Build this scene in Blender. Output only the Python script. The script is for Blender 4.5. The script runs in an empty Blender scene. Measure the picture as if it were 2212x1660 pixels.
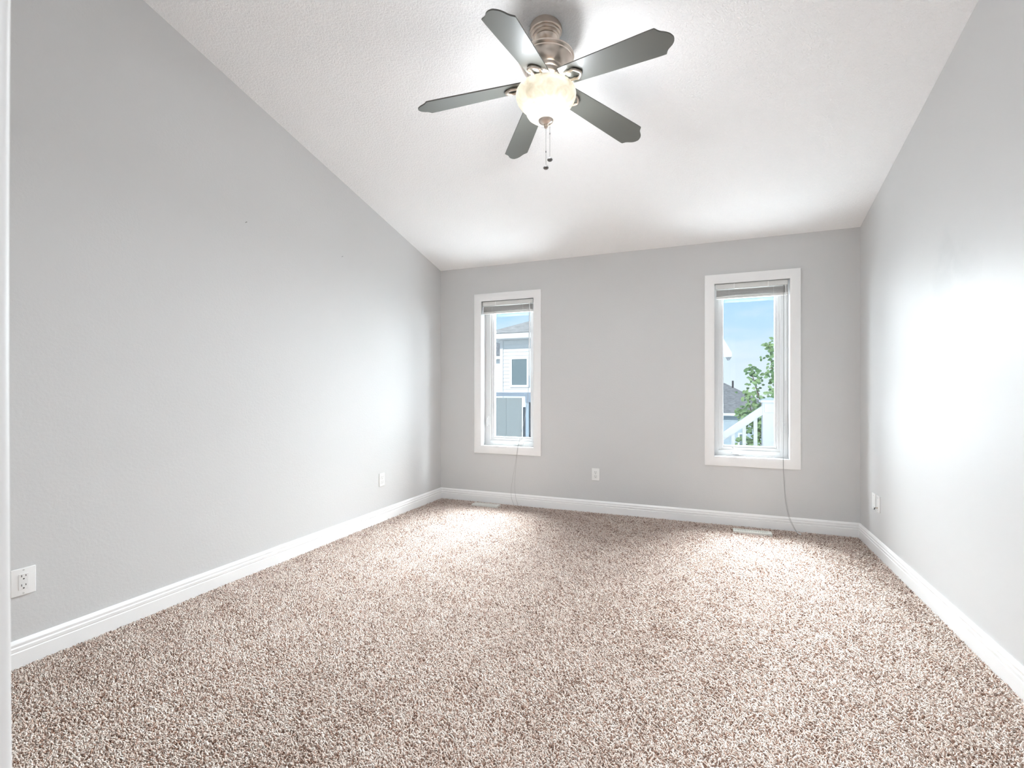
import bpy, bmesh, math, random
import numpy as np
from mathutils import Vector, Matrix

random.seed(7)
rng = np.random.default_rng(11)
sc = bpy.context.scene
col = sc.collection
PI = math.pi

# ------------------------------------------------------------------ camera
EYE = 1.153
YAW = 22.0                                    # degrees towards the side wall on the left
cd = bpy.data.cameras.new('camera')
cd.sensor_fit = 'HORIZONTAL'; cd.sensor_width = 36.0
cd.lens = 36.0 * 1056.2 / 2212.0
cd.shift_y = 14.1 / 2212.0
cd.clip_start = 0.02; cd.clip_end = 200
cd.dof.use_dof = True; cd.dof.focus_distance = 3.6; cd.dof.aperture_fstop = 9.0
cam = bpy.data.objects.new('camera', cd); col.objects.link(cam)
cam.location = (0, 0, EYE); cam.rotation_euler = (PI / 2, 0, math.radians(YAW))
sc.camera = cam

# ------------------------------------------------------------------ view, world, sun, daylight
vs = sc.view_settings
sc.display_settings.display_device = 'sRGB'
vs.view_transform = 'Standard'; vs.look = 'None'; vs.gamma = 1.0; vs.use_curve_mapping = False
vs.exposure = 0.80
sc.cycles.max_bounces = 14; sc.cycles.diffuse_bounces = 8; sc.cycles.glossy_bounces = 4
sc.cycles.transmission_bounces = 6; sc.cycles.transparent_max_bounces = 12
sc.cycles.sample_clamp_indirect = 8.0
sc.cycles.use_denoising = True; sc.cycles.use_adaptive_sampling = True; sc.cycles.adaptive_threshold = 0.015
sc.cycles.caustics_reflective = False; sc.cycles.caustics_refractive = False

world = bpy.data.worlds.new('sky'); sc.world = world; world.use_nodes = True
def build_world():
    nt = world.node_tree; nt.nodes.clear()
    N, L = nt.nodes.new, nt.links.new
    out = N('ShaderNodeOutputWorld'); bg = N('ShaderNodeBackground')
    tc = N('ShaderNodeTexCoord'); sep = N('ShaderNodeSeparateXYZ'); L(tc.outputs['Generated'], sep.inputs[0])
    ramp = N('ShaderNodeValToRGB'); cr = ramp.color_ramp
    cr.elements[0].position = 0.0; cr.elements[0].color = (0.56, 0.645, 0.72, 1)
    cr.elements[1].position = 0.05; cr.elements[1].color = (0.505, 0.60, 0.705, 1)
    e = cr.elements.new(0.10); e.color = (0.395, 0.555, 0.71, 1)
    e = cr.elements.new(0.19); e.color = (0.305, 0.50, 0.71, 1)
    e = cr.elements.new(0.6); e.color = (0.26, 0.46, 0.75, 1)
    L(sep.outputs['Z'], ramp.inputs[0])
    mp = N('ShaderNodeMapping'); mp.inputs['Scale'].default_value = (2.0, 2.0, 9.0); mp.inputs['Rotation'].default_value = (0.05, 0.12, 0)
    L(tc.outputs['Generated'], mp.inputs[0])
    nz = N('ShaderNodeTexNoise'); nz.inputs['Scale'].default_value = 3.0; nz.inputs['Detail'].default_value = 5; nz.inputs['Roughness'].default_value = 0.55
    L(mp.outputs[0], nz.inputs['Vector'])
    cl = N('ShaderNodeValToRGB'); cl.color_ramp.elements[0].position = 0.42; cl.color_ramp.elements[1].position = 0.68
    cl.color_ramp.elements[0].color = (0, 0, 0, 1); cl.color_ramp.elements[1].color = (0.75, 0.75, 0.75, 1)
    L(nz.outputs['Fac'], cl.inputs[0])
    mix = N('ShaderNodeMix'); mix.data_type = 'RGBA'
    L(cl.outputs[0], mix.inputs['Factor']); L(ramp.outputs[0], mix.inputs['A']); mix.inputs['B'].default_value = (0.57, 0.645, 0.715, 1)
    L(mix.outputs['Result'], bg.inputs['Color']); bg.inputs['Strength'].default_value = 0.89
    L(bg.outputs[0], out.inputs['Surface'])
build_world()

XL, XR, YB, ZC, SL = -2.683, 1.099, 4.592, 2.44, 0.2376
YN = 0.20                                     # room face of the wall with the doorway
W1X, W2X = -1.909, 0.326                      # window centres
WZ0, WZ1 = 0.583, 2.076                       # inner opening
WHW = 0.287                                   # half width of the opening
WALL_T = 0.17

sd = bpy.data.lights.new('sun', 'SUN'); sd.energy = 1.85; sd.angle = math.radians(1.0); sd.color = (1.0, 0.97, 0.93)
sun = bpy.data.objects.new('sun', sd); col.objects.link(sun)
sun.rotation_euler = (math.radians(60), 0, math.radians(-28))    # high behind the viewer, onto the houses across

def daylight(name, x, out, z, pitch, w, h, energy, spread=180):
    """light of the open sky (from above) and of the sunlit ground (from below) reaching the room through one window"""
    ld = bpy.data.lights.new(name, 'AREA'); ld.shape = 'RECTANGLE'; ld.size = w; ld.size_y = h
    ld.energy = energy; ld.color = (0.86, 0.93, 0.99); ld.spread = math.radians(spread)
    o = bpy.data.objects.new(name, ld); col.objects.link(o)
    o.location = (x, YB + out, z); o.rotation_euler = (math.radians(-90 + pitch), 0, 0)
for wx in (W1X, W2X):
    daylight('sky_light', wx, 1.0, 2.10, 20, 1.6, 1.3, 130)
    daylight('sky_light', wx, 1.2, 2.35, 25, 0.6, 1.0, 105, 100)
    daylight('sky_light', wx, 1.0, 2.75, 40, 1.2, 0.9, 115, 110)
    daylight('ground_light', wx, .46, 0.55, -20, 1.2, 1.25, 52)

HALL_FILL = 23.0  # added fill from the unseen hall, no lamp known there
hd = bpy.data.lights.new('hall_fill', 'AREA'); hd.shape = 'DISK'; hd.size = 0.5; hd.energy = HALL_FILL; hd.color = (0.88, 0.94, 1.0)
hl = bpy.data.objects.new('hall_fill', hd); col.objects.link(hl); hl.location = (0.0, -0.75, 2.38)

# ------------------------------------------------------------------ helpers
def tag(o, label=None, cat=None, group=None, kind=None):
    if label: o['label'] = label
    if cat: o['category'] = cat
    if group: o['group'] = group
    if kind: o['kind'] = kind
    return o

def empty(name, loc, rot=(0, 0, 0)):
    o = bpy.data.objects.new(name, None); col.objects.link(o)
    o.location = loc; o.rotation_euler = rot; o.empty_display_size = 0.1
    return o

def obj(name, bm, mat=None, parent=None, smooth=False, angle=None):
    bmesh.ops.remove_doubles(bm, verts=bm.verts, dist=1e-6)
    bmesh.ops.recalc_face_normals(bm, faces=bm.faces)
    me = bpy.data.meshes.new(name); bm.to_mesh(me); bm.free()
    if mat: me.materials.append(mat)
    if smooth or angle is not None:
        me.polygons.foreach_set('use_smooth', [True] * len(me.polygons))
        if angle is not None: me.set_sharp_from_angle(angle=math.radians(angle))
    o = bpy.data.objects.new(name, me); col.objects.link(o)
    if parent: o.parent = parent
    return o

def box(bm, x0, x1, y0, y1, z0, z1, bev=0.0, seg=2):
    r = bmesh.ops.create_cube(bm, size=1.0)
    vs_ = r['verts']
    for v in vs_:
        v.co = Vector((x0 + (v.co.x + .5) * (x1 - x0), y0 + (v.co.y + .5) * (y1 - y0), z0 + (v.co.z + .5) * (z1 - z0)))
    if bev:
        es = list({e for v in vs_ for e in v.link_edges})
        bmesh.ops.bevel(bm, geom=es, offset=bev, segments=seg, profile=0.6, affect='EDGES')
    return bm

def lathe(bm, prof, n=48, cx=0, cy=0, cz=0):
    rings = []
    for r, z in prof:
        if r < 1e-6:
            rings.append([bm.verts.new((cx, cy, cz + z))])
        else:
            rings.append([bm.verts.new((cx + r * math.cos(2 * PI * i / n), cy + r * math.sin(2 * PI * i / n), cz + z)) for i in range(n)])
    for a, b in zip(rings, rings[1:]):
        for i in range(n):
            j = (i + 1) % n
            if len(a) == 1 and len(b) == 1: continue
            if len(a) == 1: bm.faces.new((a[0], b[i], b[j]))
            elif len(b) == 1: bm.faces.new((a[i], b[0], a[j]))
            else: bm.faces.new((a[i], b[i], b[j], a[j]))
    return bm

def extrude_profile(bm, pts, fn0, fn1):
    """closed 2-D outline pts swept from fn0 to fn1 (functions giving a 3-D point)"""
    a = [bm.verts.new(fn0(*p)) for p in pts]; b = [bm.verts.new(fn1(*p)) for p in pts]
    n = len(pts)
    for i in range(n):
        j = (i + 1) % n
        bm.faces.new((a[i], a[j], b[j], b[i]))
    bm.faces.new(a); bm.faces.new(list(reversed(b)))
    return bm

def tube(bm, path, rad, n=8, closed=False, flat=1.0):
    P_ = [Vector(p) for p in path]; m = len(P_); rings = []
    up0 = Vector((0, 0, 1))
    for i in range(m):
        if closed: t = P_[(i + 1) % m] - P_[i - 1]
        else: t = P_[min(i + 1, m - 1)] - P_[max(i - 1, 0)]
        t.normalize()
        u = up0 if abs(t.dot(up0)) < 0.95 else Vector((1, 0, 0))
        s = t.cross(u).normalized(); w = s.cross(t).normalized()
        rr = rad[i] if isinstance(rad, (list, tuple)) else rad
        rings.append([bm.verts.new(P_[i] + s * rr * math.cos(2 * PI * k / n) + w * rr * flat * math.sin(2 * PI * k / n)) for k in range(n)])
    rng_ = range(m) if closed else range(m - 1)
    for i in rng_:
        a, b = rings[i], rings[(i + 1) % m]
        for k in range(n):
            l = (k + 1) % n
            bm.faces.new((a[k], a[l], b[l], b[k]))
    if not closed:
        bm.faces.new(list(reversed(rings[0]))); bm.faces.new(rings[-1])
    return bm

def smooth_path(pts, sub=8):
    P_ = [Vector(p) for p in pts]; out = []
    for i in range(len(P_) - 1):
        p0 = P_[max(i - 1, 0)]; p1 = P_[i]; p2 = P_[i + 1]; p3 = P_[min(i + 2, len(P_) - 1)]
        for k in range(sub):
            t = k / sub
            out.append(0.5 * ((2 * p1) + (p2 - p0) * t + (2 * p0 - 5 * p1 + 4 * p2 - p3) * t * t + (3 * p1 - p0 - 3 * p2 + p3) * t ** 3))
    out.append(P_[-1]); return out

def mat(name, color, rough=0.5, metal=0.0, spec=0.5, bump=None, coat=0.0):
    m = bpy.data.materials.new(name); m.use_nodes = True
    b = m.node_tree.nodes['Principled BSDF']
    b.inputs['Base Color'].default_value = (*color, 1); b.inputs['Roughness'].default_value = rough
    b.inputs['Metallic'].default_value = metal; b.inputs['Specular IOR Level'].default_value = spec
    b.inputs['Coat Weight'].default_value = coat
    if bump:
        nt = m.node_tree; scale, dist, detail = bump
        tc = nt.nodes.new('ShaderNodeTexCoord'); nz = nt.nodes.new('ShaderNodeTexNoise')
        nz.inputs['Scale'].default_value = scale; nz.inputs['Detail'].default_value = detail
        bp = nt.nodes.new('ShaderNodeBump'); bp.inputs['Distance'].default_value = dist; bp.inputs['Strength'].default_value = 1.0
        nt.links.new(tc.outputs['Object'], nz.inputs['Vector']); nt.links.new(nz.outputs['Fac'], bp.inputs['Height'])
        nt.links.new(bp.outputs[0], b.inputs['Normal'])
    return m

def noise_color(m, scale, c0, c1, p0=0.35, p1=0.65, vscale=(1, 1, 1), detail=3):
    nt = m.node_tree; b = nt.nodes['Principled BSDF']
    tc = nt.nodes.new('ShaderNodeTexCoord'); mp = nt.nodes.new('ShaderNodeMapping'); mp.inputs['Scale'].default_value = vscale
    nz = nt.nodes.new('ShaderNodeTexNoise'); nz.inputs['Scale'].default_value = scale; nz.inputs['Detail'].default_value = detail
    cr = nt.nodes.new('ShaderNodeValToRGB')
    cr.color_ramp.elements[0].position = p0; cr.color_ramp.elements[0].color = (*c0, 1)
    cr.color_ramp.elements[1].position = p1; cr.color_ramp.elements[1].color = (*c1, 1)
    nt.links.new(tc.outputs['Object'], mp.inputs[0]); nt.links.new(mp.outputs[0], nz.inputs['Vector'])
    nt.links.new(nz.outputs['Fac'], cr.inputs[0]); nt.links.new(cr.outputs[0], b.inputs['Base Color'])
    return m

# ------------------------------------------------------------------ materials
M = {}
M['wall'] = mat('grey_wall_paint', (0.63, 0.63, 0.628), 0.55, spec=0.3, bump=(90, 0.0006, 2))
M['white_trim'] = mat('white_trim_paint', (0.90, 0.90, 0.895), 0.35)
M['casing'] = mat('shaded_casing_white', (0.74, 0.74, 0.735), 0.45)  # trim white darkened to put the shade on this casing into its colour
M['vinyl'] = mat('white_vinyl', (0.68, 0.68, 0.68), 0.45, spec=0.3)
M['jamb'] = mat('darkened_jamb_white', (0.58, 0.58, 0.577), 0.55, spec=0.2)  # white jamb darkened in colour to bounce less light onto the frames
M['plate'] = mat('white_plastic', (0.86, 0.86, 0.85), 0.3)
M['slot'] = mat('dark_slot', (0.03, 0.03, 0.03), 0.6)
M['register'] = mat('cream_metal', (0.80, 0.79, 0.74), 0.4)
M['nickel'] = mat('brushed_nickel', (0.66, 0.58, 0.51), 0.28, metal=1.0)
M['dark_metal'] = mat('dark_metal', (0.06, 0.05, 0.045), 0.4, metal=0.7)
M['blade'] = mat('blade_dark_wood', (0.115, 0.118, 0.104), 0.42, spec=0.6, coat=0.12)
M['nickel_chain'] = mat('nickel_chain', (0.14, 0.135, 0.13), 0.4, metal=0.3)
M['blind'] = mat('blind_white', (0.72, 0.72, 0.70), 0.4)
M['slats'] = mat('blind_slats', (0.52, 0.52, 0.51), 0.5)
M['cord'] = mat('cord', (0.32, 0.32, 0.32), 0.7)
M['nail'] = mat('nail_steel', (0.35, 0.35, 0.34), 0.35, metal=0.9)

def ceiling_mat():
    m = mat('ceiling_texture', (0.95, 0.95, 0.95), 0.9, spec=0.2)
    nt = m.node_tree; b = nt.nodes['Principled BSDF']
    tc = nt.nodes.new('ShaderNodeTexCoord')
    nz = nt.nodes.new('ShaderNodeTexNoise'); nz.inputs['Scale'].default_value = 95; nz.inputs['Detail'].default_value = 3; nz.inputs['Distortion'].default_value = 0.6
    nz2 = nt.nodes.new('ShaderNodeTexNoise'); nz2.inputs['Scale'].default_value = 38; nz2.inputs['Detail'].default_value = 2
    cr = nt.nodes.new('ShaderNodeValToRGB'); cr.color_ramp.elements[0].position = 0.40; cr.color_ramp.elements[1].position = 0.60
    ad = nt.nodes.new('ShaderNodeMath'); ad.operation = 'MULTIPLY_ADD'; ad.inputs[1].default_value = 0.6
    bp = nt.nodes.new('ShaderNodeBump'); bp.inputs['Distance'].default_value = 0.0018; bp.inputs['Strength'].default_value = 0.8
    for n_ in (nz, nz2): nt.links.new(tc.outputs['Object'], n_.inputs['Vector'])
    nt.links.new(nz.outputs['Fac'], cr.inputs[0]); nt.links.new(nz2.outputs['Fac'], ad.inputs[0]); nt.links.new(cr.outputs[0], ad.inputs[2])
    nt.links.new(ad.outputs[0], bp.inputs['Height']); nt.links.new(bp.outputs[0], b.inputs['Normal'])
    return m
M['ceiling'] = ceiling_mat()

def glass_mat(name, tint=(1, 1, 1), gloss=0.05):
    m = bpy.data.materials.new(name); m.use_nodes = True; nt = m.node_tree; nt.nodes.clear()
    out = nt.nodes.new('ShaderNodeOutputMaterial'); tr = nt.nodes.new('ShaderNodeBsdfTransparent'); gl = nt.nodes.new('ShaderNodeBsdfGlossy')
    tr.inputs['Color'].default_value = (*tint, 1); gl.inputs['Roughness'].default_value = 0.02; gl.inputs['Color'].default_value = (1, 1, 1, 1)
    mx = nt.nodes.new('ShaderNodeMixShader'); mx.inputs[0].default_value = gloss
    nt.links.new(tr.outputs[0], mx.inputs[1]); nt.links.new(gl.outputs[0], mx.inputs[2]); nt.links.new(mx.outputs[0], out.inputs['Surface'])
    return m
M['glass'] = glass_mat('window_glass', (0.97, 0.985, 0.98), 0.03)
M['tinted_glass'] = glass_mat('tinted_glass', (0.50, 0.55, 0.58), 0.06)

def bowl_mat():
    m = bpy.data.materials.new('alabaster_glass'); m.use_nodes = True; nt = m.node_tree; b = nt.nodes['Principled BSDF']
    out = [n for n in nt.nodes if n.type == 'OUTPUT_MATERIAL'][0]
    tc = nt.nodes.new('ShaderNodeTexCoord'); nz = nt.nodes.new('ShaderNodeTexNoise'); nz.inputs['Scale'].default_value = 16; nz.inputs['Detail'].default_value = 4; nz.inputs['Distortion'].default_value = 1.2
    cr = nt.nodes.new('ShaderNodeValToRGB'); cr.color_ramp.elements[0].position = 0.3; cr.color_ramp.elements[1].position = 0.7
    cr.color_ramp.elements[0].color = (0.45, 0.415, 0.35, 1); cr.color_ramp.elements[1].color = (0.60, 0.58, 0.53, 1)
    nt.links.new(tc.outputs['Object'], nz.inputs['Vector']); nt.links.new(nz.outputs['Fac'], cr.inputs[0])
    tl = nt.nodes.new('ShaderNodeBsdfTranslucent'); nt.links.new(cr.outputs[0], tl.inputs['Color'])
    nt.links.new(cr.outputs[0], b.inputs['Base Color']); b.inputs['Roughness'].default_value = 0.25
    nt.links.new(cr.outputs[0], b.inputs['Emission Color']); b.inputs['Emission Strength'].default_value = 0.02
    mx = nt.nodes.new('ShaderNodeMixShader'); mx.inputs[0].default_value = 0.5
    nt.links.new(b.outputs[0], mx.inputs[1]); nt.links.new(tl.outputs[0], mx.inputs[2]); nt.links.new(mx.outputs[0], out.inputs['Surface'])
    return m
M['bowl'] = bowl_mat()

# ------------------------------------------------------------------ room shell
def ceil_z(y): return ZC + SL * (YB - y)

def room():
    bm = bmesh.new(); box(bm, XL - .15, XR + .15, -1.6, YB + .17, -0.20, -0.012)
    fl = obj('floor', bm, M['carpet_base']); tag(fl, kind='structure', label='beige and brown flecked carpeted floor')
    # back wall with two openings, built as one slab with real thickness
    bm = bmesh.new()
    xs = [XL - .15, W1X - WHW - .02, W1X + WHW + .02, W2X - WHW - .02, W2X + WHW + .02, XR + .15]
    z0, z1, top = WZ0 - .02, WZ1 + .02, ZC + .2
    for i in range(5):
        if i in (1, 3):
            box(bm, xs[i], xs[i + 1], YB, YB + WALL_T, -0.2, z0); box(bm, xs[i], xs[i + 1], YB, YB + WALL_T, z1, top)
        else: box(bm, xs[i], xs[i + 1], YB, YB + WALL_T, -0.2, top)
    tag(obj('wall_back', bm, M['wall']), kind='structure')
    bm = bmesh.new(); y0_, y1_ = YB + WALL_T, YB + WALL_T + .02
    for i in range(5):
        if i in (1, 3):
            box(bm, xs[i], xs[i + 1], y0_, y1_, -2.6, z0); box(bm, xs[i], xs[i + 1], y0_, y1_, z1, top)
        else: box(bm, xs[i], xs[i + 1], y0_, y1_, -2.6, top)
    tag(obj('wall_absorber', bm, M['absorber']), kind='structure')  # added unseen dark skin, keeps the outer wall from bouncing light onto railings
    for nm, xa, xb in (('wall_left', XL - .15, XL), ('wall_right', XR, XR + .15)):
        bm = bmesh.new()
        extrude_profile(bm, [(YN - .12, -.2), (YB + .1, -.2), (YB + .1, ceil_z(YB + .1) + .05), (YN - .12, ceil_z(YN - .12) + .05)],
                        lambda y, z, x=xa: (x, y, z), lambda y, z, x=xb: (x, y, z))
        tag(obj(nm, bm, M['wall_right'] if nm == 'wall_right' else M['wall']), kind='structure')
    bm = bmesh.new()
    ya, yb_ = YN - .12, YB + .17
    extrude_profile(bm, [(ya, ceil_z(ya)), (yb_, ceil_z(yb_)), (yb_, ceil_z(yb_) + .2), (ya, ceil_z(ya) + .2)],
                    lambda y, z: (XL - .15, y, z), lambda y, z: (XR + .15, y, z))
    tag(obj('ceiling', bm, M['ceiling']), kind='structure')
    # wall with the doorway the camera looks through
    bm = bmesh.new(); dl, dr, dh = -.56, .36, 2.05
    zt = ceil_z(YN - .12) + .05
    box(bm, XL, dl, YN - .12, YN, -.2, zt); box(bm, dr, XR, YN - .12, YN, -.2, zt); box(bm, dl, dr, YN - .12, YN, dh, zt)
    tag(obj('wall_near', bm, M['wall']), kind='structure')
    # hallway behind the doorway
    bm = bmesh.new()
    box(bm, -1.3, -1.2, -1.6, YN - .12, -.2, 2.5); box(bm, 1.2, 1.3, -1.6, YN - .12, -.2, 2.5); box(bm, -1.3, 1.3, -1.7, -1.6, -.2, 2.5)
    tag(obj('wall_hall', bm, M['wall']), kind='structure')
    bm = bmesh.new(); box(bm, -1.3, 1.3, -1.7, YN - .12, 2.42, 2.52); tag(obj('ceiling_hall', bm, M['ceiling']), kind='structure')

BASE_PROF = [(0, -.012), (.0155, -.012), (.0155, .060), (.0125, .0635), (.0145, .067), (.0150, .080), (.0115, .0845), (.0120, .088), (.0125, .096), (.0085, .105), (.005, .110), (0, .110)]
def baseboards():
    bm = bmesh.new()
    extrude_profile(bm, BASE_PROF, lambda t, z: (XL, YB - t, z), lambda t, z: (XR, YB - t, z))
    tag(obj('baseboard_back', bm, M['white_trim'], angle=25), kind='structure')
    bm = bmesh.new()
    extrude_profile(bm, BASE_PROF, lambda t, z: (XL + t, YN, z), lambda t, z: (XL + t, YB, z))
    tag(obj('baseboard_left', bm, M['white_trim'], angle=25), kind='structure')
    bm = bmesh.new()
    extrude_profile(bm, BASE_PROF, lambda t, z: (XR - t, YN, z), lambda t, z: (XR - t, YB, z))
    tag(obj('baseboard_right', bm, M['white_trim'], angle=25), kind='structure')

def door_trim():
    # rounded casing round the doorway, seen edge-on at the picture's side; the edge is bowed to follow the lens curve
    bm = bmesh.new()
    w, t, r = .07, .020, .009
    pts = [(0, 0), (-w, 0), (-w, t)]
    for k in range(9):
        a = PI / 2 * (1 - k / 8); pts.append((-r + r * math.cos(a), t - r + r * math.sin(a)))
    x0 = -.5318
    n = 96
    rows = []
    for i in range(n + 1):
        z = -.012 + 2.06 * i / n
        q = max(-.38, min(.38, z - 1.15)); bow = .033 * q * q - .0045 * q
        rows.append([bm.verts.new((x0 + px + bow, YN + py, z)) for px, py in pts])
    for a, b in zip(rows, rows[1:]):
        for k in range(len(pts)):
            l = (k + 1) % len(pts); bm.faces.new((a[k], a[l], b[l], b[k]))
    bm.faces.new(rows[0]); bm.faces.new(rows[-1])
    box(bm, -.56, -.54, YN - .12, YN, -.012, 2.05)            # jamb lining
    tag(obj('trim_1', bm, M['casing'], angle=35), kind='structure', label='white door casing with rounded edge, blurred close to the camera')
    bm = bmesh.new()
    box(bm, .34, .41, YN, YN + .018, -.012, 2.10, .004); box(bm, .34, .36, YN - .12, YN, -.012, 2.05)
    tag(obj('trim_2', bm, M['white_trim']), kind='structure')
    bm = bmesh.new()
    box(bm, -.60, .41, YN, YN + .018, 2.05, 2.12, .004); box(bm, -.54, .34, YN - .12, YN, 2.03, 2.05)
    tag(obj('trim_3', bm, M['white_trim']), kind='structure')

# ------------------------------------------------------------------ carpet
def carpet_base_mat():
    m = mat('carpet_backing', (0.36, 0.24, 0.18), 0.95, spec=0.1); return m
M['carpet_base'] = carpet_base_mat()

def yarn_mat():
    m = bpy.data.materials.new('carpet_yarn'); m.use_nodes = True; nt = m.node_tree; b = nt.nodes['Principled BSDF']
    at = nt.nodes.new('ShaderNodeAttribute'); at.attribute_name = 'yarn'
    cr = nt.nodes.new('ShaderNodeValToRGB'); c = cr.color_ramp; c.interpolation = 'LINEAR'
    c.elements[0].position = 0.0; c.elements[0].color = (0.20, 0.110, 0.072, 1)
    c.elements[1].position = 1.0; c.elements[1].color = (0.88, 0.79, 0.72, 1)
    for p_, q in ((0.12, (0.34, 0.195, 0.135)), (0.25, (0.56, 0.385, 0.30)), (0.4, (0.72, 0.57, 0.485)), (0.7, (0.82, 0.705, 0.625))):
        e = c.elements.new(p_); e.color = (*q, 1)
    nt.links.new(at.outputs['Fac'], cr.inputs[0]); nt.links.new(cr.outputs[0], b.inputs['Base Color'])
    b.inputs['Roughness'].default_value = 0.85; b.inputs['Specular IOR Level'].default_value = 0.15
    b.inputs['Sheen Weight'].default_value = 0.25; b.inputs['Sheen Roughness'].default_value = 0.4
    return m

def carpet_pile():
    floor = bpy.data.objects['floor']
    # where the floor can be seen from the doorway (generous wedge), pitch growing with distance
    def cells(ya, yb_, pitch):
        nx = int((XR - XL - .03) / pitch); ny = int((yb_ - ya) / pitch)
        gx, gy = np.meshgrid(np.arange(nx), np.arange(ny))
        x = XL + .015 + (gx.ravel() + rng.random(nx * ny)) * pitch
        y = ya + (gy.ravel() + rng.random(nx * ny)) * pitch
        return x, y
    X, Y, S = [], [], []
    for ya, yb_, pitch in ((0.75, 1.6, .0055), (1.6, 2.4, .0058), (2.4, 3.3, .0064), (3.3, YB - .016, .0072)):
        x, y = cells(ya, yb_, pitch); X.append(x); Y.append(y); S.append(np.full_like(x, pitch / .0055))
    x = np.concatenate(X); y = np.concatenate(Y); s = np.concatenate(S)
    keep = np.ones(len(x), bool)
    keep &= y > -0.40 * x + 0.02                       # left of the sight line along the casing
    keep &= (0.927 * y - 0.3746 * x) > 1.25            # nearer than this the floor lies below the frame
    keep &= y > 2.1 * x - 0.35
    for vx0, vx1, vy0, vy1 in VENTS:
        keep &= ~((x > vx0 - .006) & (x < vx1 + .006) & (y > vy0 - .010) & (y < vy1 + .004))
    x, y, s = x[keep], y[keep], s[keep]
    n = len(x)
    def field(f, seed):                                # smooth field for footfall and pile lean
        r = np.random.default_rng(seed); v = np.zeros(n)
        for _ in range(6):
            a = r.uniform(0, 2 * PI); k = f * r.uniform(.6, 1.6)
            v += np.sin(k * (x * math.cos(a) + y * math.sin(a)) + r.uniform(0, 6.28))
        return v / 2.4
    th = rng.uniform(0, 2 * PI, n) * 0.75 + field(2.2, 3) * 2.0
    lean = np.clip(rng.normal(.95, .28, n) + field(3.0, 5) * .12, .2, 1.4)
    ln = rng.uniform(.0075, .0125, n) * s ** .5
    wd = rng.uniform(.0018, .0028, n) * s
    hgt = -0.0085 + field(5.0, 8) * .0012
    k = 4                                              # rings along the yarn, three corners each
    t = np.linspace(0, 1, k)
    dx, dy = np.cos(th), np.sin(th)
    curl = rng.uniform(-.9, .9, n)
    V = np.zeros((n, k, 3, 3), np.float32)
    prof = np.array([.75, 1.0, .95, .5])
    for i in range(k):
        ang = lean * (t[i] ** .8) * 1.25
        out = ln * t[i] * np.sin(ang * .8 + .1); up = ln * t[i] * np.cos(ang * .62)
        th2 = th + curl * t[i]
        cx = x + np.cos(th2) * out; cy = y + np.sin(th2) * out; cz = hgt + up
        for j in range(3):
            a = 2 * PI * j / 3 + i * .7
            V[:, i, j, 0] = cx + wd * prof[i] * math.cos(a); V[:, i, j, 1] = cy + wd * prof[i] * math.sin(a)
            V[:, i, j, 2] = cz + wd * prof[i] * .35 * math.sin(a + 1.0)
    V[:, :, :, 1] = np.minimum(V[:, :, :, 1], YB - .0158); V[:, :, :, 0] = np.clip(V[:, :, :, 0], XL + .0158, XR - .0158)
    fl = []
    for i in range(k - 1):
        for j in range(3):
            l = (j + 1) % 3
            fl.append((3 * i + j, 3 * i + l, 3 * (i + 1) + l, 3 * (i + 1) + j))
    quads = np.array(fl, np.int32)                      # (9,4)
    tri = np.array([3 * (k - 1), 3 * (k - 1) + 1, 3 * (k - 1) + 2], np.int32)
    base = (np.arange(n, dtype=np.int32) * (3 * k))
    loops = np.concatenate([(base[:, None, None] + quads[None]).reshape(n, -1), base[:, None] + tri[None]], axis=1)   # n x 39
    per = np.array([4] * len(quads) + [3], np.int32)
    starts = np.concatenate([[0], np.cumsum(per)[:-1]]).astype(np.int32)
    ls = (np.arange(n, dtype=np.int32)[:, None] * per.sum() + starts[None]).ravel()
    me = bpy.data.meshes.new('carpet_pile')
    me.vertices.add(n * 3 * k); me.vertices.foreach_set('co', V.reshape(-1))
    me.loops.add(loops.size); me.loops.foreach_set('vertex_index', loops.ravel())
    me.polygons.add(ls.size); me.polygons.foreach_set('loop_start', ls)
    me.polygons.foreach_set('use_smooth', np.ones(ls.size, bool))
    # yarn colour: a flecked mix of beige and brown plies
    u = rng.random(n)
    tone = np.where(u < .24, rng.uniform(0, .25, n), rng.uniform(.32, 1.0, n))
    tone = np.clip(tone + field(26, 21) * .05, 0, 1)
    a = me.attributes.new('yarn', 'FLOAT', 'POINT'); a.data.foreach_set('value', np.repeat(tone, 3 * k).astype(np.float32))
    me.materials.append(yarn_mat()); me.update(); me.validate()
    o = bpy.data.objects.new('carpet_pile', me); col.objects.link(o); o.parent = floor
    tag(o, kind='stuff', label='flecked beige and brown carpet pile')

# ------------------------------------------------------------------ windows
def ring_frame(bm, x0, x1, z0, z1, wl, wr, wb, wt, y0, y1, bev=.003):
    """rectangular frame with separate side widths, mitred look from four bevelled bars"""
    box(bm, x0, x0 + wl, y0, y1, z0, z1, bev); box(bm, x1 - wr, x1, y0, y1, z0, z1, bev)
    box(bm, x0 + wl - .001, x1 - wr + .001, y0, y1, z0, z0 + wb, bev); box(bm, x0 + wl - .001, x1 - wr + .001, y0, y1, z1 - wt, z1, bev)

def casing(bm, x0, x1, z0, z1, w):
    """mitred picture-frame casing; (inner distance a, projection d) outline"""
    prof = [(0, 0), (0, .011), (.004, .013), (.012, .0135), (.016, .0155), (w - .006, .018), (w, .015), (w, 0)]
    def corner(sx, sz):
        cx, cz = (x0 if sx < 0 else x1), (z0 if sz < 0 else z1)
        return [bm.verts.new((cx + sx * a, YB - d, cz + sz * a)) for a, d in prof]
    C = [corner(-1, -1), corner(1, -1), corner(1, 1), corner(-1, 1)]
    for i in range(4):
        a, b = C[i], C[(i + 1) % 4]
        for k in range(len(prof)):
            l = (k + 1) % len(prof); bm.faces.new((a[k], b[k], b[l], a[l]))

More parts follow.
